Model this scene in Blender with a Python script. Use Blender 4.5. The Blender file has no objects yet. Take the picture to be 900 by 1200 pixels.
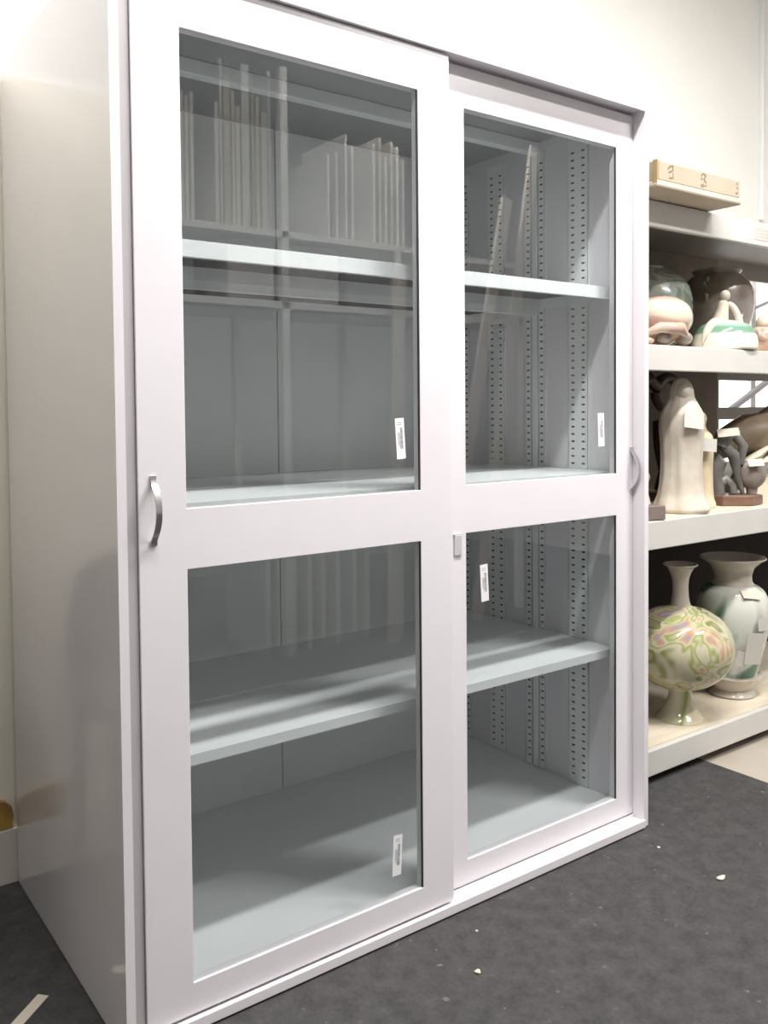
import bpy, bmesh, math, random
from mathutils import Vector, Matrix
random.seed(7)
PI = math.pi
SC = bpy.context.scene
COL = SC.collection

# ------------------------------------------------------------ materials
def new_mat(name):
    m = bpy.data.materials.new(name); m.use_nodes = True
    nt = m.node_tree
    for n in list(nt.nodes): nt.nodes.remove(n)
    out = nt.nodes.new('ShaderNodeOutputMaterial')
    return m, nt, out

def mat(name, col, rough=.5, metal=0., col2=None, scale=8., bump=0., bscale=60., detail=3., spec=.5, coat=0., stretch=(1, 1, 1)):
    m, nt, out = new_mat(name)
    b = nt.nodes.new('ShaderNodeBsdfPrincipled')
    b.inputs['Roughness'].default_value = rough
    b.inputs['Metallic'].default_value = metal
    b.inputs['Specular IOR Level'].default_value = spec
    b.inputs['Coat Weight'].default_value = coat
    tc = nt.nodes.new('ShaderNodeTexCoord')
    mp = nt.nodes.new('ShaderNodeMapping'); mp.inputs['Scale'].default_value = stretch
    nt.links.new(tc.outputs['Object'], mp.inputs['Vector'])
    n = nt.nodes.new('ShaderNodeTexNoise'); n.inputs['Scale'].default_value = scale; n.inputs['Detail'].default_value = detail
    nt.links.new(mp.outputs[0], n.inputs['Vector'])
    r = nt.nodes.new('ShaderNodeValToRGB')
    c2 = col2 or tuple(c * .96 for c in col)
    r.color_ramp.elements[0].position = .35; r.color_ramp.elements[1].position = .65
    r.color_ramp.elements[0].color = (*c2, 1); r.color_ramp.elements[1].color = (*col, 1)
    nt.links.new(n.outputs['Fac'], r.inputs['Fac'])
    nt.links.new(r.outputs['Color'], b.inputs['Base Color'])
    if bump:
        n2 = nt.nodes.new('ShaderNodeTexNoise'); n2.inputs['Scale'].default_value = bscale; n2.inputs['Detail'].default_value = 4
        nt.links.new(mp.outputs[0], n2.inputs['Vector'])
        bp = nt.nodes.new('ShaderNodeBump'); bp.inputs['Strength'].default_value = bump; bp.inputs['Distance'].default_value = .004
        nt.links.new(n2.outputs['Fac'], bp.inputs['Height']); nt.links.new(bp.outputs['Normal'], b.inputs['Normal'])
    nt.links.new(b.outputs[0], out.inputs['Surface'])
    return m

def swirl(name, stops, scale=3., dist=6., rough=.12, stretch=(1, 1, 1), noise=2., seed=0.):
    """glazed ceramic with marbled bands of several colours"""
    m, nt, out = new_mat(name)
    b = nt.nodes.new('ShaderNodeBsdfPrincipled'); b.inputs['Roughness'].default_value = rough
    b.inputs['Coat Weight'].default_value = .3; b.inputs['Coat Roughness'].default_value = .05
    tc = nt.nodes.new('ShaderNodeTexCoord'); mp = nt.nodes.new('ShaderNodeMapping')
    mp.inputs['Scale'].default_value = stretch; mp.inputs['Location'].default_value = (seed, seed * .7, 0)
    nt.links.new(tc.outputs['Object'], mp.inputs['Vector'])
    n = nt.nodes.new('ShaderNodeTexNoise'); n.inputs['Scale'].default_value = scale; n.inputs['Detail'].default_value = noise
    n.inputs['Distortion'].default_value = dist
    nt.links.new(mp.outputs[0], n.inputs['Vector'])
    r = nt.nodes.new('ShaderNodeValToRGB'); e = r.color_ramp.elements
    while len(e) < len(stops): e.new(.5)
    for i, (p, c) in enumerate(stops): e[i].position = p; e[i].color = (*c, 1)
    nt.links.new(n.outputs['Fac'], r.inputs['Fac']); nt.links.new(r.outputs['Color'], b.inputs['Base Color'])
    nt.links.new(b.outputs[0], out.inputs['Surface'])
    return m

def banded(name, stops, zlen, wob=.12, rough=.12):
    """glaze that changes colour with height (object z / zlen)"""
    m, nt, out = new_mat(name)
    b = nt.nodes.new('ShaderNodeBsdfPrincipled'); b.inputs['Roughness'].default_value = rough
    tc = nt.nodes.new('ShaderNodeTexCoord'); sp = nt.nodes.new('ShaderNodeSeparateXYZ')
    nt.links.new(tc.outputs['Object'], sp.inputs[0])
    dv = nt.nodes.new('ShaderNodeMath'); dv.operation = 'DIVIDE'; dv.inputs[1].default_value = zlen
    nt.links.new(sp.outputs['Z'], dv.inputs[0])
    n = nt.nodes.new('ShaderNodeTexNoise'); n.inputs['Scale'].default_value = 9; nt.links.new(tc.outputs['Object'], n.inputs['Vector'])
    ma = nt.nodes.new('ShaderNodeMath'); ma.operation = 'MULTIPLY_ADD'; ma.inputs[1].default_value = wob
    nt.links.new(n.outputs['Fac'], ma.inputs[0]); nt.links.new(dv.outputs[0], ma.inputs[2])
    r = nt.nodes.new('ShaderNodeValToRGB'); e = r.color_ramp.elements
    while len(e) < len(stops): e.new(.5)
    for i, (p, c) in enumerate(stops): e[i].position = p; e[i].color = (*c, 1)
    nt.links.new(ma.outputs[0], r.inputs['Fac']); nt.links.new(r.outputs['Color'], b.inputs['Base Color'])
    nt.links.new(b.outputs[0], out.inputs['Surface'])
    return m

def glass_mat(name, tint):
    m, nt, out = new_mat(name)
    tr = nt.nodes.new('ShaderNodeBsdfTransparent'); tr.inputs[0].default_value = (*tint, 1)
    gl = nt.nodes.new('ShaderNodeBsdfGlossy'); gl.inputs['Roughness'].default_value = 0.0
    gl.inputs['Color'].default_value = (1, 1, 1, 1)
    geo = nt.nodes.new('ShaderNodeNewGeometry')
    mr = nt.nodes.new('ShaderNodeMapRange'); mr.inputs['To Min'].default_value = 1.52; mr.inputs['To Max'].default_value = 1 / 1.52
    nt.links.new(geo.outputs['Backfacing'], mr.inputs['Value'])
    fr = nt.nodes.new('ShaderNodeFresnel'); nt.links.new(mr.outputs[0], fr.inputs['IOR'])
    mx = nt.nodes.new('ShaderNodeMixShader')
    nt.links.new(fr.outputs[0], mx.inputs[0]); nt.links.new(tr.outputs[0], mx.inputs[1]); nt.links.new(gl.outputs[0], mx.inputs[2])
    nt.links.new(mx.outputs[0], out.inputs['Surface'])
    return m

def emis(name, col, s):
    m, nt, out = new_mat(name)
    e = nt.nodes.new('ShaderNodeEmission'); e.inputs[0].default_value = (*col, 1); e.inputs[1].default_value = s
    nt.links.new(e.outputs[0], out.inputs['Surface']); return m

def carpet_mat():
    m, nt, out = new_mat('grey_carpet')
    b = nt.nodes.new('ShaderNodeBsdfPrincipled'); b.inputs['Roughness'].default_value = .95
    b.inputs['Specular IOR Level'].default_value = .15
    tc = nt.nodes.new('ShaderNodeTexCoord')
    n = nt.nodes.new('ShaderNodeTexNoise'); n.inputs['Scale'].default_value = 90; n.inputs['Detail'].default_value = 6; n.inputs['Roughness'].default_value = .75
    n3 = nt.nodes.new('ShaderNodeTexNoise'); n3.inputs['Scale'].default_value = 24; n3.inputs['Detail'].default_value = 5
    for x in (n, n3): nt.links.new(tc.outputs['Object'], x.inputs['Vector'])
    ad = nt.nodes.new('ShaderNodeMath'); ad.operation = 'ADD'
    h = nt.nodes.new('ShaderNodeMath'); h.operation = 'MULTIPLY'; h.inputs[1].default_value = .5
    nt.links.new(n.outputs['Fac'], ad.inputs[0]); nt.links.new(n3.outputs['Fac'], ad.inputs[1]); nt.links.new(ad.outputs[0], h.inputs[0])
    r = nt.nodes.new('ShaderNodeValToRGB'); e = r.color_ramp.elements
    e[0].position = .36; e[0].color = (.047, .046, .046, 1); e[1].position = .62; e[1].color = (.080, .078, .078, 1)
    x = e.new(.72); x.color = (.16, .15, .145, 1)
    nt.links.new(h.outputs[0], r.inputs['Fac'])
    v = nt.nodes.new('ShaderNodeTexNoise'); v.inputs['Scale'].default_value = 38; v.inputs['Detail'].default_value = 2
    nt.links.new(tc.outputs['Object'], v.inputs['Vector'])
    r2 = nt.nodes.new('ShaderNodeValToRGB'); r2.color_ramp.elements[0].position = .70; r2.color_ramp.elements[1].position = .78
    r2.color_ramp.elements[0].color = (0, 0, 0, 1); r2.color_ramp.elements[1].color = (.6, .6, .6, 1)
    nt.links.new(v.outputs['Fac'], r2.inputs['Fac'])
    mx = nt.nodes.new('ShaderNodeMix'); mx.data_type = 'RGBA'
    nt.links.new(r2.outputs['Color'], mx.inputs[0]); nt.links.new(r.outputs['Color'], mx.inputs[6])
    mx.inputs[7].default_value = (.26, .25, .23, 1)
    nt.links.new(mx.outputs[2], b.inputs['Base Color'])
    bp = nt.nodes.new('ShaderNodeBump'); bp.inputs['Strength'].default_value = .6; bp.inputs['Distance'].default_value = .004
    nt.links.new(n.outputs['Fac'], bp.inputs['Height']); nt.links.new(bp.outputs[0], b.inputs['Normal'])
    nt.links.new(b.outputs[0], out.inputs['Surface']); return m

M = dict(
    paint=mat('cabinet_enamel', (.80, .77, .80), rough=.30, scale=3, bump=.02, bscale=300, spec=.5),
    side=mat('cabinet_enamel_shaded_side', (.76, .735, .755), rough=.16, scale=3, spec=.5, coat=.6),  # same enamel, glossier, with some of the side's shade in its colour
    inner=mat('cabinet_inner_enamel', (.865, .88, .88), rough=.4, scale=4),
    dark=mat('dark_void', (.012, .012, .013), rough=.8),
    rubber=mat('black_gasket', (.02, .02, .02), rough=.6),
    glass=glass_mat('door_glass', (.94, .957, .96)),
    chrome=mat('brushed_chrome', (.62, .60, .62), rough=.22, metal=1),
    sticker=mat('sticker_paper', (.85, .85, .86), rough=.6),
    ink=mat('grey_print', (.22, .22, .24), rough=.7),
    under=mat('dark_underside', (.06, .06, .06), rough=.6),  # near-black underside, used on the upper shelf trays alone
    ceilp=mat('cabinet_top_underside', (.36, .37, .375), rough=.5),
    seam=mat('seam_shadow_grey', (.20, .20, .20), rough=.7),
    catchd=mat('catch_plastic_edge', (.55, .53, .56), rough=.4),
    groove_grey=mat('grey_groove_strip', (.42, .395, .41), rough=.5),
    catch=mat('catch_plastic', (.72, .70, .73), rough=.35),
    wall=mat('wall_plaster', (.86, .85, .82), rough=.85, scale=2, bump=.05, bscale=90),
    wallg=mat('wall_grey_paint', (.52, .52, .53), rough=.8, scale=2),
    wallc=mat('wall_cream', (.88, .84, .72), rough=.55, scale=2, bump=.03, bscale=60),
    base=mat('baseboard_white', (.74, .71, .66), rough=.5, col2=(.62, .58, .50), scale=5),
    ceil=mat('ceiling_white', (.84, .84, .83), rough=.9),
    carpet=carpet_mat(),
    vinyl=mat('beige_vinyl', (.47, .42, .36), rough=.45, col2=(.42, .37, .31), scale=6),
    rackf=mat('rack_cream_enamel', (.64, .625, .59), rough=.45),
    rackd=mat('rack_deck_board', (.74, .66, .53), rough=.6, col2=(.66, .58, .45), scale=7, stretch=(1, 5, 5)),
    steel=mat('rack_grey_steel', (.27, .25, .235), rough=.5),
    panel=mat('rack_hardboard', (.21, .175, .15), rough=.8, col2=(.17, .14, .12)),
    black=mat('rack_shade_black', (.016, .010, .009), rough=.95),
    card=mat('cardboard', (.44, .375, .285), rough=.85, col2=(.40, .335, .25), scale=6, bump=.05, bscale=120),
    cardl=mat('cardboard_pale', (.60, .53, .43), rough=.85, col2=(.55, .47, .37), scale=6),
    cardink=mat('cardboard_print', (.22, .17, .11), rough=.9),
    tape=mat('brown_tape', (.34, .26, .13), rough=.4),
    paper=mat('paper_label', (.56, .54, .50), rough=.8),
    tan=mat('tan_label', (.62, .55, .46), rough=.8),
    plaster=mat('white_plaster', (.66, .61, .52), rough=.7, col2=(.56, .50, .41), scale=14, bump=.3, bscale=45),
    plaster2=mat('yellowed_plaster', (.70, .60, .42), rough=.7, col2=(.60, .50, .33), scale=14, bump=.3, bscale=45),
    wood=mat('brown_wood_base', (.22, .13, .09), rough=.4, col2=(.16, .09, .06), scale=9, stretch=(1, 6, 6)),
    greyw=mat('grey_brown_base', (.24, .19, .17), rough=.5, col2=(.19, .14, .11), scale=9),
    bronze=mat('dark_bronze', (.075, .042, .026), rough=.38, col2=(.035, .020, .014), scale=12, bump=.4, bscale=30),
    slate=mat('grey_green_stone', (.20, .20, .19), rough=.35, col2=(.10, .09, .08), scale=10, bump=.3, bscale=25),
    greyclay=mat('grey_clay', (.36, .33, .31), rough=.5, col2=(.24, .19, .16), scale=14, bump=.4, bscale=30),
    taupe=mat('taupe_stoneware', (.34, .27, .20), rough=.45, col2=(.22, .16, .09), scale=9, bump=.3, bscale=25),
    cream=mat('cream_clay', (.66, .60, .48), rough=.55),
    chair=mat('chair_dark_cloth', (.075, .07, .072), rough=.85, bump=.3, bscale=200),
    chairm=mat('chair_grey_metal', (.12, .12, .12), rough=.5, metal=.6),
    ochre=mat('ochre_wood', (.45, .28, .06), rough=.5, col2=(.28, .15, .04), scale=30),
    board=mat('pale_board', (.62, .57, .50), rough=.7, col2=(.52, .46, .40), scale=5),
    boardg=mat('grey_board', (.55, .54, .52), rough=.7),
    boxw=mat('white_box_card', (.70, .68, .65), rough=.7),
    alu=mat('window_frame_white', (.80, .81, .83), rough=.4),
    sky=emis('frosted_daylight', (1, 1, 1), 1.15),
    tube=emis('lamp_diffuser', (1, .97, .93), 6.),
    housing=mat('lamp_housing', (.8, .8, .8), rough=.5),
)
M['vase1'] = swirl('marbled_glaze', [(0, (.30, .20, .08)), (.34, (.42, .38, .24)), (.40, (.20, .22, .05)), (.44, (.50, .48, .34)), (.49, (.54, .50, .36)), (.53, (.30, .34, .10)),
                                     (.56, (.55, .52, .38)), (.59, (.55, .33, .20)), (.63, (.30, .30, .36)), (.68, (.55, .50, .42)), (1, (.22, .22, .10))], scale=4.8, dist=2.0, rough=.10, noise=2, seed=5.7)
M['vase1foot'] = swirl('green_streaked_glaze', [(0, (.55, .48, .34)), (.45, (.62, .56, .42)), (.52, (.20, .28, .06)), (.60, (.60, .56, .44)), (1, (.2, .26, .08))], scale=5, dist=.6, rough=.10, stretch=(1, 1, .3), seed=1)
M['vase2'] = swirl('white_green_glaze', [(0, (.08, .15, .10)), (.42, (.14, .25, .18)), (.48, (.62, .66, .58)), (.60, (.66, .66, .60)), (.70, (.50, .52, .46)), (1, (.35, .42, .36))], scale=6, dist=.9, rough=.10, noise=1, stretch=(1, 1, .6), seed=4.1)
M['vase2plain'] = mat('cream_glaze', (.54, .49, .42), rough=.12, coat=.3)
M['pink'] = swirl('pink_cream_glaze', [(0, (.40, .26, .20)), (.38, (.60, .42, .34)), (.47, (.70, .60, .47)), (.60, (.72, .64, .50)), (.70, (.56, .36, .28)), (1, (.25, .24, .10))], scale=7, dist=.9, rough=.10, noise=2, stretch=(1, 1, 1.4), seed=.8)
M['greenbowl'] = swirl('grey_green_glaze', [(0, (.16, .18, .12)), (.40, (.17, .22, .17)), (.47, (.36, .38, .34)), (.55, (.20, .27, .22)), (.62, (.42, .42, .38)), (1, (.42, .40, .36))], scale=8, dist=.9, rough=.25, noise=2, stretch=(1, 1, 1.8), seed=3.)
M['brownpot'] = swirl('taupe_glaze', [(0, (.12, .09, .05)), (.42, (.21, .17, .13)), (.50, (.32, .28, .26)), (1, (.34, .31, .29))], scale=5, dist=.8, rough=.22, noise=2, seed=6.)
M['dome'] = banded('white_green_band_glaze', [(0, (.74, .72, .62)), (.42, (.74, .72, .62)), (.47, (.20, .34, .24)), (.58, (.16, .32, .22)), (.72, (.50, .64, .54)), (.88, (.72, .74, .66))], .125, wob=.08)

# ------------------------------------------------------------ mesh helpers
def link(name, bm, mats, parent=None, smooth=False, loc=None, rot=None):
    me = bpy.data.meshes.new(name)
    bmesh.ops.recalc_face_normals(bm, faces=bm.faces)
    bm.to_mesh(me); bm.free()
    for m in (mats if isinstance(mats, (list, tuple)) else [mats]): me.materials.append(m)
    if smooth:
        for p in me.polygons: p.use_smooth = True
    o = bpy.data.objects.new(name, me); COL.objects.link(o)
    if loc: o.location = loc
    if rot: o.rotation_euler = rot
    if parent: o.parent = parent
    return o

def auto_smooth(o, ang=40):
    me = o.data
    for p in me.polygons: p.use_smooth = True
    me.set_sharp_from_angle(angle=math.radians(ang))
    return o

def box(bm, x0, x1, y0, y1, z0, z1, bev=0., mi=0, seg=1):
    vs = [bm.verts.new((x, y, z)) for x in (x0, x1) for y in (y0, y1) for z in (z0, z1)]
    idx = [(0, 1, 3, 2), (4, 6, 7, 5), (0, 4, 5, 1), (2, 3, 7, 6), (0, 2, 6, 4), (1, 5, 7, 3)]
    fs = [bm.faces.new([vs[i] for i in f]) for f in idx]
    for f in fs: f.material_index = mi
    if bev:
        es = {e for f in fs for e in f.edges}
        r = bmesh.ops.bevel(bm, geom=list(es), offset=bev, segments=seg, affect='EDGES', profile=.5)
        for f in r['faces']: f.material_index = mi
    return vs

def boxo(name, x0, x1, y0, y1, z0, z1, m, parent=None, bev=0., loc=None, rot=None, seg=1):
    bm = bmesh.new(); box(bm, x0, x1, y0, y1, z0, z1, bev, seg=seg)
    return link(name, bm, m, parent, loc=loc, rot=rot)

def prism(bm, pts, z0, z1, axis='z'):
    """extrude a polygon; pts are (a,b) pairs in the plane across the axis"""
    def P(a, b, c): return (a, b, c) if axis == 'z' else ((a, c, b) if axis == 'y' else (c, a, b))
    lo = [bm.verts.new(P(a, b, z0)) for a, b in pts]; hi = [bm.verts.new(P(a, b, z1)) for a, b in pts]
    n = len(pts)
    bm.faces.new(lo); bm.faces.new(hi[::-1])
    for i in range(n): bm.faces.new([lo[i], lo[(i + 1) % n], hi[(i + 1) % n], hi[i]])

def holed(bm, xs, zs, holes, y0, y1, plane='xz', bev=0., mi=0):
    """slab with rectangular holes; xs/zs grid lines, holes = set of (i,j) cells left open"""
    def P(a, y, b): return (a, y, b) if plane == 'xz' else (y, a, b)
    V = {}
    def v(i, j, k):
        if (i, j, k) not in V: V[(i, j, k)] = bm.verts.new(P(xs[i], (y0, y1)[k], zs[j]))
        return V[(i, j, k)]
    nx, nz = len(xs) - 1, len(zs) - 1
    solid = lambda i, j: 0 <= i < nx and 0 <= j < nz and (i, j) not in holes
    F = []
    for i in range(nx):
        for j in range(nz):
            if not solid(i, j): continue
            for k in (0, 1): F.append(bm.faces.new([v(i, j, k), v(i + 1, j, k), v(i + 1, j + 1, k), v(i, j + 1, k)]))
            for (di, dj, a, b) in ((-1, 0, (0, 0), (0, 1)), (1, 0, (1, 0), (1, 1)), (0, -1, (0, 0), (1, 0)), (0, 1, (0, 1), (1, 1))):
                if not solid(i + di, j + dj):
                    p, q = (i + a[0], j + a[1]), (i + b[0], j + b[1])
                    F.append(bm.faces.new([v(*p, 0), v(*q, 0), v(*q, 1), v(*p, 1)]))
    bmesh.ops.recalc_face_normals(bm, faces=F)
    if bev:
        es = [e for e in bm.edges if len(e.link_faces) == 2 and e.calc_face_angle(0) > .5]
        bmesh.ops.bevel(bm, geom=es, offset=bev, segments=2, affect='EDGES', profile=.5)

def lathe(bm, prof, seg=48, cx=0, cy=0, cz=0, mod=None, mi=0, sx=1., sy=1.):
    rings = []
    for k, (r, z) in enumerate(prof):
        ring = []
        for s in range(seg):
            a = 2 * PI * s / seg
            rr = max(r, 1e-4) * (mod(a, z, k / (len(prof) - 1)) if mod else 1)
            ring.append(bm.verts.new((cx + rr * math.cos(a) * sx, cy + rr * math.sin(a) * sy, cz + z)))
        rings.append(ring)
    for a, b in zip(rings, rings[1:]):
        for s in range(seg):
            f = bm.faces.new([a[s], a[(s + 1) % seg], b[(s + 1) % seg], b[s]]); f.material_index = mi
    for ring, rev in ((rings[0], True), (rings[-1], False)):
        f = bm.faces.new(ring[::-1] if rev else ring); f.material_index = mi

def smooth_prof(pts, n=8):
    """Catmull-Rom through profile points"""
    P = [Vector((a, b, 0)) for a, b in pts]; P = [P[0] * 2 - P[1]] + P + [P[-1] * 2 - P[-2]]
    out = []
    for i in range(1, len(P) - 2):
        for k in range(n):
            t = k / n; p0, p1, p2, p3 = P[i - 1:i + 3]
            q = .5 * ((2 * p1) + (p2 - p0) * t + (2 * p0 - 5 * p1 + 4 * p2 - p3) * t * t + (3 * p1 - p0 - 3 * p2 + p3) * t ** 3)
            out.append((max(q.x, 0), q.y))
    out.append(pts[-1]); return out

def tube(bm, pts, radii, seg=12, mi=0, flat=1.):
    pts = [Vector(p) for p in pts]
    if not isinstance(radii, (list, tuple)): radii = [radii] * len(pts)
    rings = []; up = Vector((0, 0, 1))
    for i, p in enumerate(pts):
        t = (pts[min(i + 1, len(pts) - 1)] - pts[max(i - 1, 0)]).normalized()
        u = up if abs(t.dot(up)) < .95 else Vector((1, 0, 0))
        a = t.cross(u).normalized(); b = a.cross(t).normalized()
        rings.append([bm.verts.new(p + (a * math.cos(2 * PI * s / seg) + b * math.sin(2 * PI * s / seg) * flat) * radii[i]) for s in range(seg)])
    for a, b in zip(rings, rings[1:]):
        for s in range(seg):
            f = bm.faces.new([a[s], a[(s + 1) % seg], b[(s + 1) % seg], b[s]]); f.material_index = mi
    for r in (rings[0][::-1], rings[-1]):
        f = bm.faces.new(r); f.material_index = mi

def blob(bm, c, r, seg=20, sx=1, sy=1, sz=1, mod=None, tilt=0.):
    lathe_pts = [(math.sin(PI * k / 12) * r, -math.cos(PI * k / 12) * r * sz) for k in range(13)]
    n0 = len(bm.verts); bm.verts.ensure_lookup_table()
    lathe(bm, lathe_pts, seg, c[0], c[1], c[2], mod=mod, sx=sx, sy=sy)
    if tilt:
        bm.verts.ensure_lookup_table()
        bmesh.ops.rotate(bm, verts=bm.verts[n0:], cent=c, matrix=Matrix.Rotation(tilt, 3, 'Y'))

def thing(name, label, cat, loc=(0, 0, 0), group=None, rotz=0.):
    o = bpy.data.objects.new(name, None); COL.objects.link(o)
    o.location = loc; o.rotation_euler = (0, 0, rotz); o.empty_display_size = .05
    o['label'] = label; o['category'] = cat
    if group: o['group'] = group
    return o
def tag(o, label, cat, group=None):
    o['label'] = label; o['category'] = cat
    if group: o['group'] = group
    return o
def struct(o): o['kind'] = 'structure'; return o
def sub(o, levels=2):
    md = o.modifiers.new('s', 'SUBSURF'); md.levels = levels; md.render_levels = levels; return o

# ------------------------------------------------------------ camera (fitted to the photograph)
f, CX, CY, yaw, pit, rol = 1042.74, 459.35, 513.6, .6368, -.0331, -.0084
fw = Vector((math.sin(yaw) * math.cos(pit), math.cos(yaw) * math.cos(pit), math.sin(pit)))
rt = Vector((math.cos(yaw), -math.sin(yaw), 0)); up = rt.cross(fw)
r2 = rt * math.cos(rol) + up * math.sin(rol); u2 = -rt * math.sin(rol) + up * math.cos(rol)
cd = bpy.data.cameras.new('camera'); cam = bpy.data.objects.new('camera', cd); COL.objects.link(cam)
mw = Matrix((r2, u2, -fw)).transposed().to_4x4(); mw.translation = Vector((-.492, -1.4101, 1.0676)); cam.matrix_world = mw
cd.sensor_fit = 'VERTICAL'; cd.sensor_height = 36; cd.lens = f / 1200 * 36
cd.shift_x = (450 - CX) / 1200; cd.shift_y = (CY - 600) / 1200; cd.clip_start = .02
SC.camera = cam

# ------------------------------------------------------------ room
XL, XR, YF, YB, ZC = -2.6, 4.6, -3.9, .735, 2.95
struct(boxo('floor', XL, XR, YF, YB, -.10, -.006, M['vinyl']))
bm = bmesh.new(); prism(bm, [(XL + .02, YF + .02), (XR - .05, YF + .02), (XR - .05, -.30), (1.835, -.30), (1.835, .704), (XL + .02, .704)], -.006, 0)
cp = link('carpet', bm, M['carpet'])
tag(cp, 'dark grey speckled carpet under the white glass cabinet', 'carpet')
struct(boxo('ceiling', XL, XR, YF, YB, ZC, ZC + .1, M['ceil']))
struct(boxo('wall_left', XL - .1, XL, YF, YB, -.1, ZC + .1, M['wall']))
struct(boxo('wall_right', XR, XR + .1, YF, YB, -.1, ZC + .1, M['wall']))
struct(boxo('wall_front', XL - .1, XR + .1, YF - .1, YF, -.1, ZC + .1, M['wallg']))
WX0, WX1, WZ0, WZ1 = 2.66, 4.1, .80, 1.84
bm = bmesh.new(); holed(bm, [XL - .1, WX0, WX1, XR + .1], [-.1, WZ0, WZ1, ZC + .1], {(1, 1)}, YB, YB + .12)
struct(link('wall_back', bm, M['wall']))
struct(boxo('trim_1', XL, .30, .722, .735, .124, 1.822, M['wallc']))  # thin cream slab over the left wall, ending just under the cabinet top
struct(boxo('baseboard_back', XL, .30, .705, .735, -.006, .124, M['base'], bev=.003))
struct(boxo('trim_2', 3.05, 3.075, .715, .735, 1.86, ZC, M['alu'], bev=.003))
# window behind the shelving
w = bpy.data.objects.new('window_1', None); COL.objects.link(w); w.location = (0, 0, 0); struct(w)
bm = bmesh.new(); holed(bm, [WX0, WX0 + .035, 3.02, 3.055, WX1 - .035, WX1], [WZ0, WZ0 + .035, WZ1 - .035, WZ1], {(1, 1), (3, 1)}, .745, .785)
link('window_frame', bm, M['alu'], w)
boxo('window_pane', WX0 + .03, 3.022, .762, .768, WZ0 + .03, WZ1 - .03, M['sky'], w)
boxo('window_pane', 3.053, WX1 - .03, .762, .768, WZ0 + .03, WZ1 - .03, M['sky'], w)

# ceiling lamps: one key tube, two added fills
def lamp(x, y, lx, ly, label, power, group=None):
    t = thing('ceiling_lamp', label, 'ceiling lamp', (x, y, ZC), group)
    bm = bmesh.new(); box(bm, -lx / 2 - .02, lx / 2 + .02, -ly / 2 - .02, ly / 2 + .02, -.05, 0, .004)
    link('lamp_housing', bm, M['housing'], t)
    boxo('lamp_diffuser', -lx / 2, lx / 2, -ly / 2, ly / 2, -.056, -.0505, M['tube'], t)
    ld = bpy.data.lights.new('lamp_light', 'AREA'); ld.shape = 'RECTANGLE'; ld.size = lx; ld.size_y = ly; ld.energy = power
    ld.color = (1, .975, .955)
    lo = bpy.data.objects.new('lamp_light', ld); COL.objects.link(lo); lo.location = (0, 0, -.06); lo.parent = t
lamp(.90, -.70, 2.1, .14, 'long tube ceiling lamp running in front of the glass cabinet', 46)
lamp(2.2, -1.75, 1.0, .14, 'unseen added fill lamp above the far board rack', 34)  # fill lamp added to soften shadows and lift the cabinet interior
lamp(-.34, -.04, .5, .14, 'unseen added fill lamp above the left end of the cabinet', 6)  # fill lamp added to brighten the cream wall beside the cabinet

# ------------------------------------------------------------ the glass cabinet
W, D, H = 1.3508, .694, 1.83
cab = thing('display_cabinet', 'tall white steel display cabinet with two sliding glazed doors', 'cabinet')
bm = bmesh.new(); prism(bm, [(0, 0), (.016, 0), (.016, .020), (.036, .020), (.036, .062), (.030, .062), (.030, D), (0, D)], .004, H)
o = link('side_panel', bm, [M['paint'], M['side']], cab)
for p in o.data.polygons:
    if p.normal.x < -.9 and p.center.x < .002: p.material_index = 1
bm = bmesh.new(); prism(bm, [(W, 0), (W - .0155, 0), (W - .0155, .062), (W - .0298, .062), (W - .0298, D), (W, D)], .004, H)
link('side_panel', bm, M['paint'], cab)
boxo('groove_strip', .0165, .0358, .010, .0196, .025, 1.794, M['groove_grey'], cab)  # grey strip set in the groove between stile and door
bm = bmesh.new(); box(bm, .0165, W - .016, -.004, .0035, 1.7945, H, .001)
box(bm, .0365, W - .016, .004, .062, 1.80, H, 0)
link('header_rail', bm, M['paint'], cab)
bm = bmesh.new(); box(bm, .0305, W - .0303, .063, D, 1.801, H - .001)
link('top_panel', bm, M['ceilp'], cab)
bm = bmesh.new()
box(bm, .0165, W - .016, -.006, .004, .004, .024, .0015, seg=2)
box(bm, .0365, W - .016, .004, .062, .004, .019)
box(bm, .0365, W - .016, .0305, .0335, .019, .026)
link('bottom_rail', bm, M['paint'], cab)
boxo('bottom_panel', .0305, W - .0303, .063, D, .004, .050, M['inner'], cab)
boxo('back_panel', .0305, .667, .665, D - .001, .0505, 1.8005, M['inner'], cab)
boxo('back_panel', .670, W - .0303, .665, D - .001, .0505, 1.8005, M['inner'], cab)
boxo('back_seam', .667, .670, .674, D - .001, .0505, 1.8005, M['seam'], cab)
bm = bmesh.new(); box(bm, .031, W - .031, .343, .371, 1.768, 1.8008, .002)
link('ceiling_stiffener', bm, M['inner'], cab)
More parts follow.
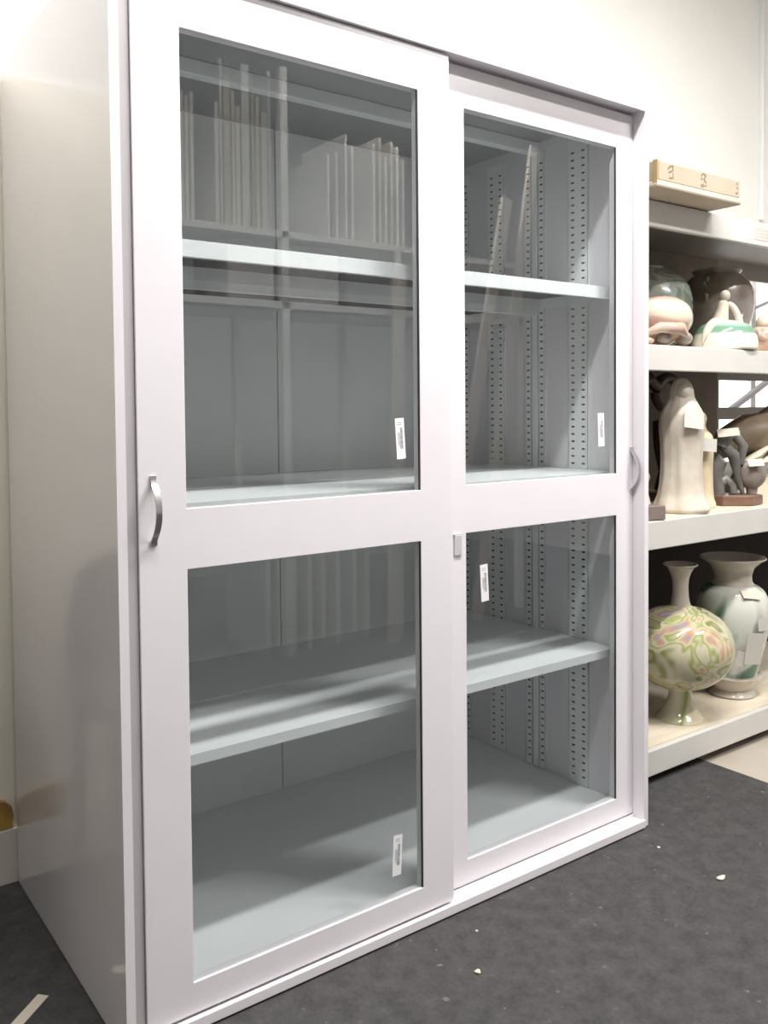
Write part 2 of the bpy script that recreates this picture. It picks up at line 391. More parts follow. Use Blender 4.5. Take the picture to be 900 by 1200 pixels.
# slotted shelf uprights on both inner side walls
def upright(xw, sgn, y0, y1, cols):
    """channel standing 6 mm proud of the wall at xw; sgn -1 for the right wall; cols = slot column centres"""
    zs = [.052]; holes = set(); z = .075; pitch = .0196; hj = []
    while z < 1.76:
        zs += [z - .0024, z + .0024]; hj.append(len(zs) - 2); z += pitch
    zs.append(1.774)
    ys = [y0]; hi = []
    for c in cols: ys += [c - .0058, c + .0058]; hi.append(len(ys) - 2)
    ys.append(y1)
    for i in hi:
        for j in hj: holes.add((i, j))
    bm = bmesh.new()
    holed(bm, ys, zs, holes, xw + sgn * .0058, xw + sgn * .0040, plane='yz')
    n = len(bm.faces)
    box(bm, min(xw + sgn * .0002, xw + sgn * .0036), max(xw + sgn * .0002, xw + sgn * .0036), y0, y1, zs[0], zs[-1])
    bm.faces.ensure_lookup_table()
    for f_ in bm.faces[n:]: f_.material_index = 1
    # edge flanges closing the channel
    for ya, yb in ((y0, y0 + .001), (y1 - .001, y1)):
        box(bm, min(xw, xw + sgn * .0058), max(xw, xw + sgn * .0058), ya - .0004, yb + .0004, zs[0], zs[-1])
    return link('slotted_upright', bm, [M['inner'], M['dark']], cab)
for xw, sg in ((W - .0300, -1), (.0302, 1)):
    upright(xw, sg, .166, .234, (.182, .218))
    upright(xw, sg, .322, .344, (.333,))
    upright(xw, sg, .372, .396, (.384,))
    upright(xw, sg, .481, .549, (.497, .533))
    upright(xw, sg, .636, .662, (.648,))
    a, b = sorted((xw, xw + sg * .008))
    boxo('centre_rib', a, b, .3475, .3685, .052, 1.774, M['inner'], cab, bev=.002)
# shelves: folded steel trays
def tray(x0, x1, y0, y1, zt, lip=.028, um='inner'):
    bm = bmesh.new(); t = .0015
    box(bm, x0, x1, y0, y1, zt - t, zt)
    box(bm, x0, x1, y0, y0 + t, zt - lip, zt - t); box(bm, x0, x1, y1 - t, y1, zt - lip, zt - t)
    box(bm, x0, x0 + t, y0 + t, y1 - t, zt - lip, zt - t); box(bm, x1 - t, x1, y0 + t, y1 - t, zt - lip, zt - t)
    box(bm, x0 + t, x1 - t, y0 + t, y0 + .014, zt - lip, zt - lip + t)
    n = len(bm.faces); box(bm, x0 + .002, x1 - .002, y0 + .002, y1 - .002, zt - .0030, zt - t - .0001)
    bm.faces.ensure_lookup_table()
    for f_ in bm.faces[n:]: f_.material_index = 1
    return link('shelf', bm, [M['inner'], M[um]], cab)
SX0, SX1 = .038, W - .0375
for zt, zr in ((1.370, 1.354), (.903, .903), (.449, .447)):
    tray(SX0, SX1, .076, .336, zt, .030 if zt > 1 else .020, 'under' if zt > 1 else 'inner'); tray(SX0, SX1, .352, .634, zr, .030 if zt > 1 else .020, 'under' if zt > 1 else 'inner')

# doors
def door(x0, x1, y, ox0, ox1, label):
    d = bpy.data.objects.new('sliding_door', None); COL.objects.link(d); d.location = (x0, y, .026); d.parent = cab
    d['label'] = label
    zt = 1.7930
    bm = bmesh.new()
    X = [0, ox0 - x0, ox1 - x0, x1 - x0]; Z = [v - .026 for v in (.026, .0806, .7974, .9019, 1.7058, zt)]
    holed(bm, X, Z, {(1, 1), (1, 3)}, 0, .022, bev=.0012)
    link('door_frame', bm, M['paint'], d)
    for (a, b) in ((.0806, .7974), (.9019, 1.7058)):
        bm = bmesh.new(); a -= .026; b -= .026
        box(bm, X[1] + .0002, X[2] - .0002, 0.0042, .0082, a + .0002, b - .0002)
        link('glass_pane', bm, M['glass'], d)
        bm = bmesh.new(); box(bm, X[2] - .0030, X[2] - .0002, .0005, .0040, a + .0003, b - .0003)
        link('glass_gasket', bm, M['rubber'], d)
    return d
dl = door(.0372, .7085, .006, .1213, .6268, 'left sliding door running in front')
dr_ = door(.660, W - .0162, .036, .7748, 1.2712, 'right sliding door running behind')

def handle(par, x, z):
    bm = bmesh.new(); n = 14; w = .0052; L = .058; prof = []
    for k in range(n + 1):
        t = k / n; zz = -L + 2 * L * t
        e = abs(2 * t - 1)
        yy = 0 if e > .84 else -.024 * (1 - (e / .84) ** 2.2)
        prof.append((yy, zz))
    fr, bk = [], []
    for (yy, zz) in prof:
        fr.append([bm.verts.new((s * w, yy - .0028, zz)) for s in (-1, 1)]); bk.append([bm.verts.new((s * w, yy, zz)) for s in (-1, 1)])
    for i in range(n):
        bm.faces.new([fr[i][0], fr[i][1], fr[i + 1][1], fr[i + 1][0]]); bm.faces.new([bk[i][0], bk[i + 1][0], bk[i + 1][1], bk[i][1]])
        for s in (0, 1): bm.faces.new([fr[i][s], fr[i + 1][s], bk[i + 1][s], bk[i][s]])
    for i in (0, n): bm.faces.new([fr[i][0], fr[i][1], bk[i][1], bk[i][0]])
    o = link('door_handle', bm, M['chrome'], par, loc=(x, -.0002, z)); auto_smooth(o, 50)
    o['label'] = 'arched chrome pull handle'
handle(dl, .0625 - .0372, .902 - .026); handle(dr_, 1.328 - .660, .908 - .026)

def sticker(par, x, z, rot=-3.5, y=.0040):
    bm = bmesh.new(); w, h = .0112, .041
    box(bm, -w, w, -.0003, 0, -h, h)
    n = len(bm.faces)
    random.seed(int(x * 1000))
    zz = -.020
    while zz < .022:                        # bar code printed along the strip
        t = random.choice((.0005, .001, .0014)); box(bm, .0005, .0060, -.00045, -.0003, zz, zz + t); zz += t + random.choice((.0006, .001))
    for q in range(3):
        box(bm, -.0055 + q * .0022, -.0047 + q * .0022, -.00045, -.0003, -.012 - q * .004, .012)
    for zc in (.028, .032): box(bm, -.006, .005, -.00045, -.0003, zc, zc + .0008)
    bm.faces.ensure_lookup_table()
    for f_ in bm.faces[n:]: f_.material_index = 1
    o = link('barcode_sticker', bm, [M['sticker'], M['ink']], par, loc=(x, y, z), rot=(0, math.radians(rot), 0))
    o['label'] = 'white paper strip with a grey bar code'
sticker(dl, .579 - .0372, 1.008 - .026, -3.5); sticker(dl, .563 - .0372, .166 - .026, 3)
sticker(dr_, 1.219 - .660, 1.012 - .026, -2); sticker(dr_, .831 - .660, .682 - .026, -3)
bm = bmesh.new(); box(bm, 0, .020, -.004, 0, 0, .044, .0012, seg=2)
n = len(bm.faces); box(bm, .0150, .0162, -.0044, -.004, .006, .040); box(bm, -.002, .022, -.0035, 0, .0445, .0460)
bm.faces.ensure_lookup_table()
for f_ in bm.faces[n:]: f_.material_index = 1
o = link('door_catch', bm, [M['catch'], M['catchd']], dr_, loc=(.740 - .660, -.0001, .752 - .026)); o['label'] = 'small translucent plastic catch'

# ------------------------------------------------------------ storage rack at the right
RX0, RX1, RY0, RY1 = 1.405, 3.30, .150, .620
rk = thing('storage_rack', 'cream steel storage rack full of ceramics right of the cabinet', 'shelving', (RX0, RY0, 0))
def R(name, x0, x1, y0, y1, z0, z1, m, bev=0.): return boxo(name, x0 - RX0, x1 - RX0, y0 - RY0, y1 - RY0, z0, z1, m, rk, bev)
for zt, th in ((1.640, .074), (1.242, .074), (.748, .082), (.100, .075)):
    bm = bmesh.new()
    box(bm, 0, RX1 - RX0, 0, .018, zt - th, zt - .002, .003, mi=0, seg=2)
    box(bm, 0, RX1 - RX0, .018, RY1 - RY0 - .002, zt - .008, zt, 0, mi=1)
    box(bm, .001, RX1 - RX0 - .001, .0185, RY1 - RY0 - .0201, zt - .0135, zt - .0082, 0, mi=2)
    box(bm, 0, RX1 - RX0, RY1 - RY0 - .020, RY1 - RY0 - .0025, zt - th, zt - .0081, 0, mi=2)
    link('rack_shelf', bm, [M['rackf'], M['rackd'], M['steel']], rk)
def post(x0, x1, y0, y1, z1):
    bm = bmesh.new(); zb = .0003 if x0 < 1.7 else -.0058; zs = [zb]; hj = []; z = .05
    while z < z1 - .03: zs += [z, z + .016]; hj.append(len(zs) - 2); z += .036
    zs.append(z1); xm = (x0 + x1) / 2
    holed(bm, [x0 - RX0, xm - .006 - RX0, xm + .006 - RX0, x1 - RX0], zs, {(1, j) for j in hj}, y0 - RY0, y0 + .002 - RY0)
    box(bm, x1 - .002 - RX0, x1 - RX0, y0 + .002 - RY0, y1 - RY0, zb, z1)
    link('slotted_post', bm, M['steel'], rk)
post(2.545, 2.595, .6205, .655, 1.64); post(RX0, RX0 + .04, .6205, .655, 1.64); post(RX1 - .04, RX1, .6205, .655, 1.64)
post(RX1 + .001, RX1 + .041, .150, .180, 1.64)
R('front_post', RX0 - .012, RX0 - .001, .150, .190, .0003, 1.64, M['rackf'])
R('back_panel', RX0 + .001, 2.54, .592, .5990, .749, 1.625, M['panel'])
R('back_shade_sheet', RX0 + .001, RX1 - .002, .592, .5985, .101, .733, M['black'])  # black sheet carries the lower bay's shade in its colour
R('cross_bar', 2.597, RX1 - .045, .6225, .628, 1.015, 1.062, M['steel'])
bm = bmesh.new(); tube(bm, [(2.60 - RX0, .482, 1.385), (RX1 - .05 - RX0, .482, 1.585)], .024, 4, flat=.14)
link('diagonal_brace', bm, M['steel'], rk)
bm = bmesh.new(); tube(bm, [(2.72 - RX0, .490, 1.06), (RX1 - .05 - RX0, .490, 1.29)], .024, 4, flat=.14)
link('diagonal_brace', bm, M['steel'], rk)
bm = bmesh.new(); box(bm, 2.06 - RX0, 2.20 - RX0, -.0008, -.0002, 1.583, 1.628); n = len(bm.faces)
for q in range(3): box(bm, 2.075 - RX0, 2.18 - RX0 - q * .012, -.0012, -.0008, 1.615 - q * .011, 1.617 - q * .011)
bm.faces.ensure_lookup_table()
for f_ in bm.faces[n:]: f_.material_index = 1
o = link('paper_label', bm, [M['paper'], M['boardg']], rk); o['label'] = 'white paper label with faint grey lines'

# cardboard box on the top shelf
cb = thing('cardboard_box', 'flat tan cardboard box overhanging the top shelf of the cream rack', 'box', (1.455, .052, 1.640), rotz=0)
L, Wd = .385, .30
bm = bmesh.new(); box(bm, 0, L, 0, Wd, .0005, .020, .006, seg=2)
link('box_tray', bm, M['cardl'], cb)
bm = bmesh.new(); box(bm, .004, L - .004, .004, Wd - .004, .020, .070, .002)
link('box_lid', bm, M['card'], cb)
bm = bmesh.new(); box(bm, -.0002, .0038, .002, .016, .012, .071); box(bm, .004, .010, .0032, .0040, .022, .068)
link('corner_tape', bm, M['tape'], cb)
bm = bmesh.new()
def stroke(x0, z0, x1, z1, w=.0022):
    d = Vector((x1 - x0, 0, z1 - z0)); nrm = Vector((-d.z, 0, d.x)).normalized() * w
    q = [Vector((x0, 0, z0)) + nrm, Vector((x0, 0, z0)) - nrm, Vector((x1, 0, z1)) - nrm, Vector((x1, 0, z1)) + nrm]
    lo = [bm.verts.new((p.x, .0034, p.z)) for p in q]; hi = [bm.verts.new((p.x, .0040, p.z)) for p in q]
    bm.faces.new(lo); bm.faces.new(hi[::-1])
    for i in range(4): bm.faces.new([lo[i], lo[(i + 1) % 4], hi[(i + 1) % 4], hi[i]])
X = .060; stroke(X - .012, .052, X - .004, .060); stroke(X - .004, .060, X + .010, .064); stroke(X + .010, .064, X + .009, .050); stroke(X - .008, .044, X + .006, .050); stroke(X - .006, .030, X + .008, .032); stroke(X + .010, .046, X + .011, .030, .0012)
link('printed_mark', bm, M['cardink'], cb); bm = bmesh.new()
X = .205; stroke(X - .010, .056, X - .002, .064); stroke(X, .064, X + .012, .060); stroke(X + .012, .060, X + .002, .048); stroke(X + .002, .048, X + .014, .040); stroke(X - .010, .046, X - .004, .052); stroke(X - .010, .030, X + .002, .032, .004); stroke(X + .006, .030, X + .014, .034)
link('printed_mark', bm, M['cardink'], cb); bm = bmesh.new()
X = .362; stroke(X, .058, X + .008, .060); stroke(X + .003, .048, X + .009, .046); stroke(X - .002, .030, X + .008, .036)
link('printed_mark', bm, M['cardink'], cb)

# ---- lower shelf vases
t = thing('vase', 'round marbled green and cream vase with thin neck and flared foot', 'vase', (1.850, .262, .1005))
prof = smooth_prof([(.073, 0), (.070, .008), (.052, .03), (.038, .060), (.034, .088), (.036, .098)], 5)
bm = bmesh.new(); lathe(bm, prof, 56); auto_smooth(link('vase_foot', bm, M['vase1foot'], t), 60)
prof = smooth_prof([(.034, .0985), (.085, .112), (.134, .150), (.158, .205), (.156, .255), (.128, .305), (.085, .335), (.045, .347), (.031, .353)], 6)
bm = bmesh.new(); lathe(bm, prof, 64); auto_smooth(link('vase_body', bm, M['vase1'], t), 60)
prof = smooth_prof([(.031, .3535), (.026, .375), (.024, .410), (.027, .440), (.040, .468), (.052, .478), (.050, .481), (.038, .470), (.022, .440), (.018, .400)], 5)
bm = bmesh.new(); lathe(bm, prof, 48); auto_smooth(link('vase_neck', bm, M['vase2plain'], t), 60)

t = thing('vase', 'tall white vase with green glaze, wide flared mouth and paper tags', 'vase', (2.190, .300, .1005), rotz=-.75)
prof = smooth_prof([(.072, 0), (.076, .006), (.062, .022), (.066, .028), (.086, .060), (.096, .068), (.090, .072)], 5)
bm = bmesh.new(); lathe(bm, prof, 56); auto_smooth(link('vase_base', bm, M['vase2plain'], t), 50)
prof = smooth_prof([(.078, .0725), (.082, .09), (.100, .16), (.117, .24), (.118, .30), (.104, .345), (.082, .366), (.068, .372)], 6)
bm = bmesh.new(); lathe(bm, prof, 64); auto_smooth(link('vase_body', bm, M['vase2'], t), 60)
prof = smooth_prof([(.068, .3725), (.062, .385), (.062, .405), (.072, .430), (.098, .452), (.106, .458), (.104, .463), (.092, .455), (.066, .432), (.054, .400), (.054, .378)], 5)
bm = bmesh.new(); lathe(bm, prof, 56); auto_smooth(link('vase_neck', bm, M['vase2plain'], t), 60)
def card(name, w, h, m, par, loc, rot, th=.0012):
    bm = bmesh.new(); box(bm, -w / 2, w / 2, -th / 2, th / 2, -h / 2, h / 2)
    return link(name, bm, m, par, loc=loc, rot=[math.radians(a) for a in rot])
card('paper_tag', .062, .032, M['tan'], t, (.032, -.095, .352), (-52, 8, 18))
card('paper_tag', .055, .105, M['paper'], t, (.035, -.128, .185), (8, 4, 12))
card('paper_tag', .050, .040, M['paper'], t, (.070, -.112, .262), (0, -5, 28))
card('paper_tag', .034, .050, M['paper'], t, (-.005, -.126, .150), (8, 14, 4))

# ---- second shelf (z 1.242)
Z2 = 1.2425
t = thing('glazed_pot', 'pink and cream glazed lidded pot next to the cabinet edge', 'pot', (1.715, .262, Z2))
prof = smooth_prof([(.050, 0), (.052, .010), (.070, .022), (.106, .052), (.118, .085), (.108, .118), (.074, .142), (.030, .151), (0, .152)], 6)
bm = bmesh.new(); lathe(bm, prof, 56, mod=lambda a, z, k: 1 + .035 * math.sin(3 * a + 1) + .015 * math.sin(7 * a)); auto_smooth(link('pot_body', bm, M['pink'], t), 60)
for q in ((.055, -.066, .026, .026), (-.045, -.070, .022, .022)):
    bm = bmesh.new(); blob(bm, q[:3], q[3], sz=.8); auto_smooth(link('pot_foot', bm, M['brownpot'], t), 60)
bm = bmesh.new(); tube(bm, [(-.105, -.03, .03), (-.08, -.085, .050), (-.02, -.112, .048), (.01, -.108, .030)], [.006, .016, .018, .008], 10)
auto_smooth(link('rim_ridge', bm, M['pink'], t), 60)
t = thing('glazed_pot', 'large grey green glazed globe pot at the back of the second rack shelf', 'pot', (1.905, .438, Z2))
prof = smooth_prof([(.075, 0), (.080, .012), (.122, .055), (.148, .120), (.143, .185), (.120, .235), (.080, .262), (.060, .268), (.058, .276), (.050, .276), (.048, .262)], 6)
bm = bmesh.new(); lathe(bm, prof, 56, mod=lambda a, z, k: 1 + .02 * math.sin(5 * a + z * 30)); auto_smooth(tag_o := link('pot_body', bm, M['greenbowl'], t), 60)
t = thing('stoneware_jar', 'taupe brown stoneware jar behind the small white figure lid', 'jar', (2.245, .400, Z2))
prof = smooth_prof([(.060, 0), (.064, .010), (.082, .05), (.112, .12), (.122, .18), (.112, .235), (.088, .268), (.074, .276), (.082, .288), (.074, .292), (.062, .276)], 6)
bm = bmesh.new(); lathe(bm, prof, 56); auto_smooth(link('jar_body', bm, M['brownpot'], t), 60)
for sg in (-1, 1):
    bm = bmesh.new(); tube(bm, [(sg * .098, -.03, .255), (sg * .130, -.045, .235), (sg * .128, -.045, .200), (sg * .112, -.035, .180)], .008, 8)
    auto_smooth(link('jar_handle', bm, M['brownpot'], t), 60)
t = thing('figurine', 'white domed pot with green band and a seated white figure on top', 'figurine', (2.035, .232, Z2), rotz=-.6)
prof = smooth_prof([(.096, 0), (.101, .006), (.100, .030), (.090, .060), (.072, .080), (.040, .092), (.015, .096), (0, .097)], 6)
bm = bmesh.new(); lathe(bm, prof, 56, sy=.9); auto_smooth(link('dome_body', bm, M['dome'], t), 60)
bm = bmesh.new()
tube(bm, [(-.026, -.01, .070), (-.018, -.012, .100), (-.012, -.012, .128), (-.010, -.012, .150), (-.008, -.012, .158)], [.034, .024, .018, .017, .010], 16)
blob(bm, (-.005, -.014, .172), .0155, sz=1.1)
tube(bm, [(.000, -.012, .148), (.016, -.014, .142), (.030, -.016, .122), (.038, -.018, .096), (.042, -.018, .078)], [.010, .011, .011, .011, .014], 12)
tube(bm, [(.038, -.018, .100), (.047, -.02, .104), (.049, -.02, .118)], [.008, .006, .003], 8)
tube(bm, [(-.028, -.02, .090), (-.062, -.04, .076), (-.086, -.052, .045), (-.094, -.055, .012)], [.022, .018, .012, .009], 12)
auto_smooth(sub(link('seated_figure', bm, M['plaster'], t), 1), 60)
o = None
t = thing('figurine', 'small pink brown clay figure right of the white domed pot', 'figurine', (2.235, .225, Z2))
bm = bmesh.new(); blob(bm, (0, 0, .045), .044, sz=1.0, mod=lambda a, z, k: 1 + .1 * math.sin(3 * a)); blob(bm, (.008, -.004, .095), .028)
tube(bm, [(-.036, -.01, .07), (-.046, -.016, .055), (-.030, -.03, .040)], [.014, .013, .008], 10)
auto_smooth(link('clay_body', bm, M['pink'], t), 60)
t = thing('figurine', 'small pale glazed foot of a figure beside the pink pot', 'figurine', (1.590, .200, Z2))
bm = bmesh.new(); blob(bm, (0, 0, .012), .034, sz=.34, sy=.8); blob(bm, (-.005, .0, .028), .018); blob(bm, (-.02, .0, .052), .016, sz=1.5)
auto_smooth(link('pale_body', bm, M['pink'], t), 60)

# ---- third shelf (z .748)
Z3 = .7485
t = thing('statue', 'tall white veiled plaster statue with a paper card on its chest', 'statue', (1.812, .232, Z3), rotz=-.7)
def statue_mod(a, z, k):
    fold = .045 * math.sin(7 * a + z * 9) * (1 - k) + .02 * math.sin(13 * a)
    return 1 + fold + .10 * max(0, math.sin(a * 2 + z * 14)) * (1 - abs(2 * k - 1))
prof = smooth_prof([(.078, 0), (.086, .010), (.078, .030), (.066, .062), (.058, .13), (.060, .20), (.066, .26), (.063, .295), (.050, .322), (.038, .345), (.034, .368), (.027, .388), (.014, .402), (0, .406)], 5)
bm = bmesh.new(); lathe(bm, prof, 48, mod=statue_mod, sy=.82)
# forward drape of crossed sleeves and a broad hood
blob(bm, (0, -.014, .362), .024, sz=1.25)
auto_smooth(link('veiled_body', bm, M['plaster'], t), 50)
card('paper_card', .060, .050, M['paper'], t, (.020, -.062, .278), (-14, 8, 10))
t = thing('statue', 'smaller yellowed plaster figure tucked behind the tall white statue', 'statue', (1.952, .275, Z3), rotz=-.7)
prof = smooth_prof([(.058, 0), (.060, .01), (.052, .04), (.048, .12), (.050, .19), (.046, .225), (.030, .245), (.026, .262), (.030, .280), (.022, .298), (0, .306)], 5)
bm = bmesh.new(); lathe(bm, prof, 40, mod=lambda a, z, k: 1 + .05 * math.sin(6 * a + z * 12) * (1 - k), sy=.85)
auto_smooth(link('robed_body', bm, M['plaster2'], t), 50)
card('paper_card', .070, .040, M['paper'], t, (.010, -.062, .200), (-6, 5, 8))
t = thing('figurine', 'pale cone of plaster standing just left of the white statue foot', 'figurine', (1.690, .300, Z3))
bm = bmesh.new(); lathe(bm, smooth_prof([(.040, 0), (.038, .01), (.026, .05), (.012, .085), (0, .098)], 4), 28, mod=lambda a, z, k: 1 + .06 * math.sin(4 * a))
auto_smooth(link('cone_body', bm, M['plaster'], t), 50)
# block with small abstract figure
t = thing('figurine', 'grey speckled figure on a grey brown block at the cabinet edge', 'figurine', (1.585, .215, Z3), rotz=-.35)
boxo('block_base', -.09, .055, -.055, .055, 0, .040, M['greyw'], t, bev=.002)
bm = bmesh.new(); tube(bm, [(-.03, 0, .040), (-.035, 0, .10), (-.02, .004, .16), (-.03, 0, .22), (-.035, .004, .29)], [.028, .034, .022, .032, .008], 16)
blob(bm, (.008, -.012, .118), .020); blob(bm, (-.012, -.015, .150), .018); tube(bm, [(.006, -.01, .11), (.018, -.008, .07), (.022, -.006, .041)], [.012, .009, .006], 10)
auto_smooth(link('abstract_body', bm, M['greyclay'], t), 60)
card('paper_card', .050, .042, M['paper'], t, (-.020, -.048, .062), (-12, -8, 0))
t = thing('statue', 'large dark brown rounded carving behind the left end of the third shelf', 'statue', (1.765, .480, Z3))
bm = bmesh.new()
tube(bm, [(0, 0, .004), (0, 0, .05), (-.015, 0, .15), (-.03, 0, .25), (-.025, 0, .32), (.0, 0, .36), (.01, 0, .375)], [.060, .055, .075, .105, .10, .060, .01], 24)
tube(bm, [(.05, 0, .30), (.09, 0, .24), (.10, 0, .15), (.07, 0, .05), (.07, 0, .004)], [.03, .045, .04, .045, .055], 16)
auto_smooth(link('carved_body', bm, M['bronze'], t), 60)
t = thing('statue', 'dark bronze statue with an open ring loop behind the white statue', 'statue', (2.075, .470, Z3))
boxo('statue_base', -.07, .07, -.05, .05, 0, .03, M['wood'], t, bev=.003)
bm = bmesh.new()
tube(bm, [(0, 0, .03), (.01, 0, .10), (-.01, 0, .18), (.0, 0, .26), (.02, 0, .315)], [.05, .04, .045, .055, .035], 18)
rp = [(-.01 + .062 * math.cos(a), 0, .365 + .052 * math.sin(a)) for a in [2 * PI * k / 20 for k in range(21)]]
tube(bm, rp, .018, 12)
tube(bm, [(-.06, 0, .38), (-.11, 0, .41), (-.16, 0, .40), (-.185, 0, .37)], [.018, .024, .02, .006], 12)
tube(bm, [(.0, 0, .28), (.06, -.01, .30), (.12, -.01, .285), (.16, -.01, .25)], [.03, .025, .018, .008], 12)
auto_smooth(link('ringed_body', bm, M['bronze'], t), 60)
# grey abstract bronze on hexagonal wooden base
t = thing('sculpture', 'grey green abstract sculpture on a brown six-sided wooden base', 'sculpture', (2.105, .245, Z3), rotz=-.7)
bm = bmesh.new(); lathe(bm, [(.068, 0), (.072, .003), (.072, .030), (.068, .033)], 6, sy=.8, sx=1.3)
link('wooden_base', bm, M['wood'], t)
bm = bmesh.new()
tube(bm, [(-.055, 0, .033), (-.060, 0, .09), (-.050, 0, .14), (-.045, 0, .19), (-.02, 0, .225), (.02, 0, .235)], [.030, .024, .030, .028, .022, .010], 16)
tube(bm, [(-.03, 0, .19), (.0, -.004, .16), (.012, -.004, .10), (.025, -.004, .05), (.03, 0, .034)], [.020, .020, .012, .008, .007], 14)
tube(bm, [(-.05, .01, .06), (-.02, .01, .08), (.0, .005, .06), (.0, 0, .034)], [.02, .02, .014, .014], 12)
tube(bm, [(.008, 0, .22), (.03, -.004, .19), (.022, -.006, .13)], [.016, .016, .008], 12)
auto_smooth(link('sculpted_body', bm, M['slate'], t), 60)
bm = bmesh.new(); blob(bm, (.062, .010, .098), .044, sz=1.1); tube(bm, [(.062, .01, .034), (.062, .01, .06)], [.016, .02], 12)
auto_smooth(link('sphere_body', bm, M['greyclay'], t), 60)
card('paper_tag', .070, .026, M['tan'], t, (-.030, -.045, .235), (-20, -5, 5))
card('paper_tag', .048, .028, M['paper'], t, (.058, -.040, .138), (-40, -4, 0))
# wing-like stoneware at right
t = thing('sculpture', 'taupe stoneware bird with folded wing at the right end of the third shelf', 'sculpture', (2.330, .330, Z3), rotz=-.5)
bm = bmesh.new(); box(bm, -.105, .14, -.07, .07, 0, .006); n0 = len(bm.verts)
prism(bm, [(-.10, .006), (.14, .006), (.14, .075), (.02, .075)], -.062, .062, axis='y')
link('cream_base', bm, M['cream'], t)
bm = bmesh.new()
tube(bm, [(-.125, 0, .150), (-.085, 0, .190), (-.01, 0, .215), (.07, 0, .215), (.13, 0, .19)], [.022, .052, .075, .085, .055], 20)
tube(bm, [(.04, 0, .235), (.085, .004, .285), (.125, .004, .320), (.15, 0, .330)], [.05, .035, .026, .012], 14)
tube(bm, [(.0, 0, .16), (.02, 0, .11), (.03, 0, .076)], [.05, .035, .03], 14)
auto_smooth(link('bird_body', bm, M['taupe'], t), 60)
bm = bmesh.new(); tube(bm, [(-.075, -.055, .118), (-.01, -.072, .150), (.03, -.076, .180)], [.012, .030, .012], 8, flat=.5)
tube(bm, [(-.03, -.068, .115), (.04, -.078, .140), (.08, -.078, .165)], [.010, .030, .010], 8, flat=.5)
auto_smooth(link('folded_wing', bm, M['cream'], t), 50)
bm = bmesh.new(); tube(bm, [(-.03, -.02, .10), (-.03, -.02, .06), (-.05, -.02, .02)], [.03, .045, .02], 14)
auto_smooth(link('grey_stone', bm, M['greyclay'], t), 50)

# ------------------------------------------------------------ left of the cabinet
t = thing('wood_offcut', 'ochre brown wooden offcut resting on the white baseboard', 'wood offcut', (-.058, .720, .1245))
bm = bmesh.new()
pts = [(-.055, .0), (.050, .0), (.054, .030), (.050, .048), (.036, .062), (.010, .072), (-.030, .076), (-.055, .070)]
prism(bm, pts, -.0145, .0005, axis='y'); link('ochre_face', bm, M['ochre'], t)
# stacked side chair standing by the wall just outside the frame, mirrored in the cabinet side
t = thing('side_chair', 'dark grey side chair by the back wall, seen only mirrored in the cabinet side', 'chair', (-.31, .545, 0))
bm = bmesh.new()
P = [(-.185, 0), (.185, 0), (.195, .13), (.175, .23), (.11, .275), (-.11, .275), (-.175, .23), (-.195, .13)]
prism(bm, [(a, b + .46) for a, b in P], .10, .128, axis='y'); link('backrest', bm, M['chair'], t)
boxo('seat', -.195, .195, -.135, .098, .405, .439, M['chair'], t, bev=.012, seg=3)
for sx in (-1, 1):
    bm = bmesh.new(); tube(bm, [(sx * .165, .100, .60), (sx * .170, .118, .42), (sx * .180, .130, .001)], .013, 12); link('leg', bm, M['chairm'], t)
    bm = bmesh.new(); tube(bm, [(sx * .165, -.100, .404), (sx * .180, -.125, .001)], .013, 12); link('leg', bm, M['chairm'], t)

tp = boxo('paper_strip', -.075, .075, -.011, .011, 0, .0012, M['tan'], loc=(-.120, .205, .0004), rot=(0, 0, math.radians(42)))
tag(tp, 'beige strip of paper tape lying on the carpet at bottom left', 'paper strip')
for i, (x, y, s, lab) in enumerate(((.612, -.176, .006, 'largest white plaster crumb on the carpet before the cabinet'), (1.274, -.259, .007, 'flat pale crumb on the carpet toward the right edge'),
                                    (.70, -.075, .003, 'tiny white crumb on the carpet close to the cabinet sill'), (1.28, .015 - .10, .004, 'small pale crumb on the carpet off the cabinet right corner'))):
    bm = bmesh.new(); blob(bm, (0, 0, s * .45), s, 10, sx=1 if i != 1 else 1.9, sz=.5, mod=lambda a, z, k: 1 + .2 * math.sin(3 * a + i))
    o = link('plaster_crumb', bm, M['plaster'], loc=(x, y, 0)); tag(o, lab, 'crumb')

# ------------------------------------------------------------ board rack across the room (mirrored in the glass)
br = thing('board_rack', 'tall white rack holding upright boards across the room, mirrored in the glass', 'shelving', (.90, -1.90, 0))
for x in (0, .50, 1.10, 1.95):
    for y in (0, -.46): boxo('rack_post', x, x + .035, y - .035, y, -.0, 1.80 if x != .5 else 2.52, M['boxw'], br)
for z in (1.80, 1.50): boxo('rack_shelf', 0, 1.985, -.495, 0, z, z + .028, M['boxw'], br)
k = 0
def brd(x, z, h, th, m, lean=0.):
    global k; k += 1; z += .0012
    bm = bmesh.new(); box(bm, -th / 2, th / 2, -.19, .19, 0, h, .0015)
    o = link('flat_board', bm, m, loc=(x, -2.14, z), rot=(0, lean, 0))
    tag(o, 'thin upright board stored edge-on on the far rack, mirrored in the glass', 'board', 'boards standing on the far rack')
for i in range(4): brd(.955 + i * .022, 1.828, .50 + .02 * (i % 2), .016, M['board'])
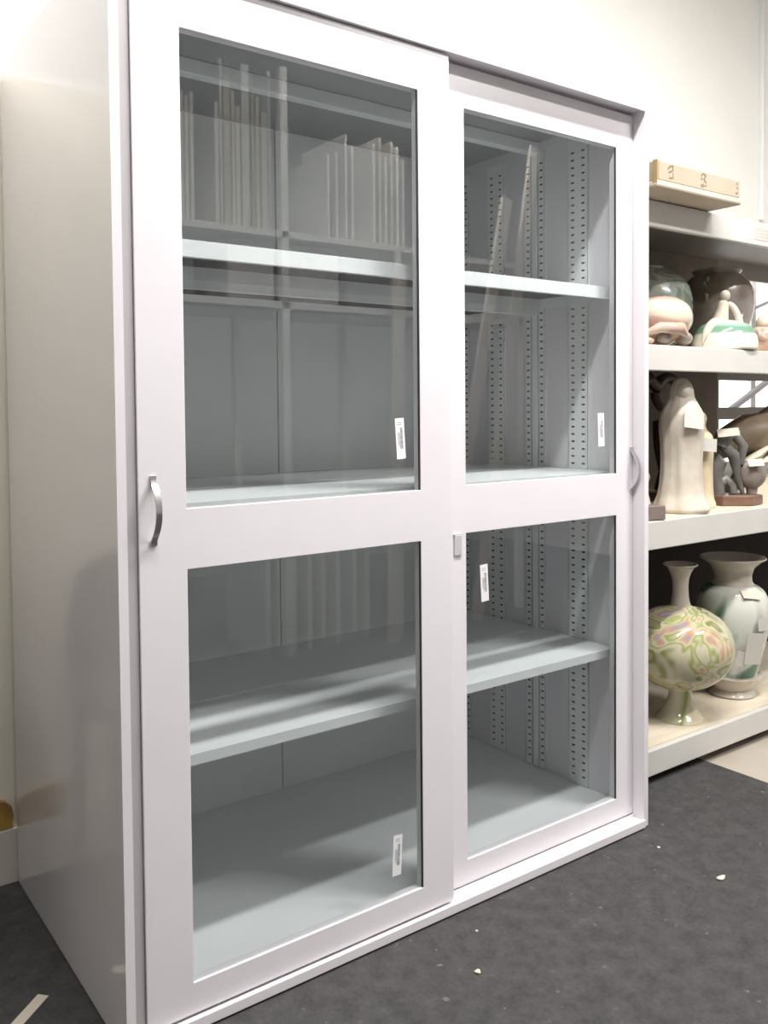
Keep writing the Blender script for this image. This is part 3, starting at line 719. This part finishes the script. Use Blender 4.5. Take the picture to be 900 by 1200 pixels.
for i, (x, th) in enumerate(((1.130, .018), (1.150, .010), (1.176, .030), (1.205, .014), (1.226, .020), (1.262, .036), (1.296, .012), (1.318, .018), (1.350, .028), (1.374, .010))):
    brd(x, 1.828, .50 + .06 * ((i * 7) % 4), th, (M['board'], M['boardg'], M['card'], M['cardl'])[(i * 5) % 4])
for x in (1.67, 1.715, 1.765, 1.80): brd(x, 1.828, .42 + .06 * math.sin(x * 40), .012, M['boxw'])
for i in range(6): brd(1.92 + i * .034, 1.828, .46 + .05 * math.sin(i * 2.3), .014, M['board'] if i % 2 else M['boxw'])
for i, x in enumerate((1.34, 1.40, 1.47, 1.55, 1.62, 1.70, 1.79, 1.86)): brd(x, .0, .47, .026, M['board'] if i % 2 else M['boardg'], lean=0)
for i, (x, a, ln, lab) in enumerate(((2.20, .245, 2.20, 'long pale plank leaning on the far rack, middle of three mirrored in glass'),
                                      (2.47, .205, 2.50, 'longest pale plank leaning at the right end of the far rack, mirrored in the glass'),
                                      (1.885, .055, 1.72, 'shortest pale plank leaning nearly upright on the far rack, mirrored in the glass'))):
    bm = bmesh.new(); box(bm, -.035, .035, -.009, .009, 0, ln, .002)
    o = link('leaning_plank', bm, M['board'], loc=(x, -1.78 - .03 * (i == 1), .008), rot=(.035, a, 0)); tag(o, lab, 'plank')
for i, (x0, x1) in enumerate(((1.17, 1.39), (1.445, 1.72))):
    o = boxo('storage_box', -(x1 - x0) / 2, (x1 - x0) / 2, -.17, .17, 0, .255, M['boardg'], bev=.004, loc=((x0 + x1) / 2, -2.12, 1.5292))
    tag(o, ('white storage box on the far rack, nearer the tall post', 'white storage box on the far rack, under the thin boards')[i] + ', mirrored in the glass', 'box')

# ------------------------------------------------------------ world and view
wd = bpy.data.worlds.new('world'); SC.world = wd; wd.use_nodes = True
wd.node_tree.nodes['Background'].inputs[0].default_value = (.9, .95, 1, 1); wd.node_tree.nodes['Background'].inputs[1].default_value = .5
SC.view_settings.view_transform = 'Standard'; SC.view_settings.look = 'None'; SC.view_settings.gamma = 1; SC.view_settings.use_curve_mapping = False
SC.view_settings.exposure = 0.92
SC.cycles.max_bounces = 10; SC.cycles.diffuse_bounces = 5; SC.cycles.transparent_max_bounces = 16; SC.cycles.glossy_bounces = 6
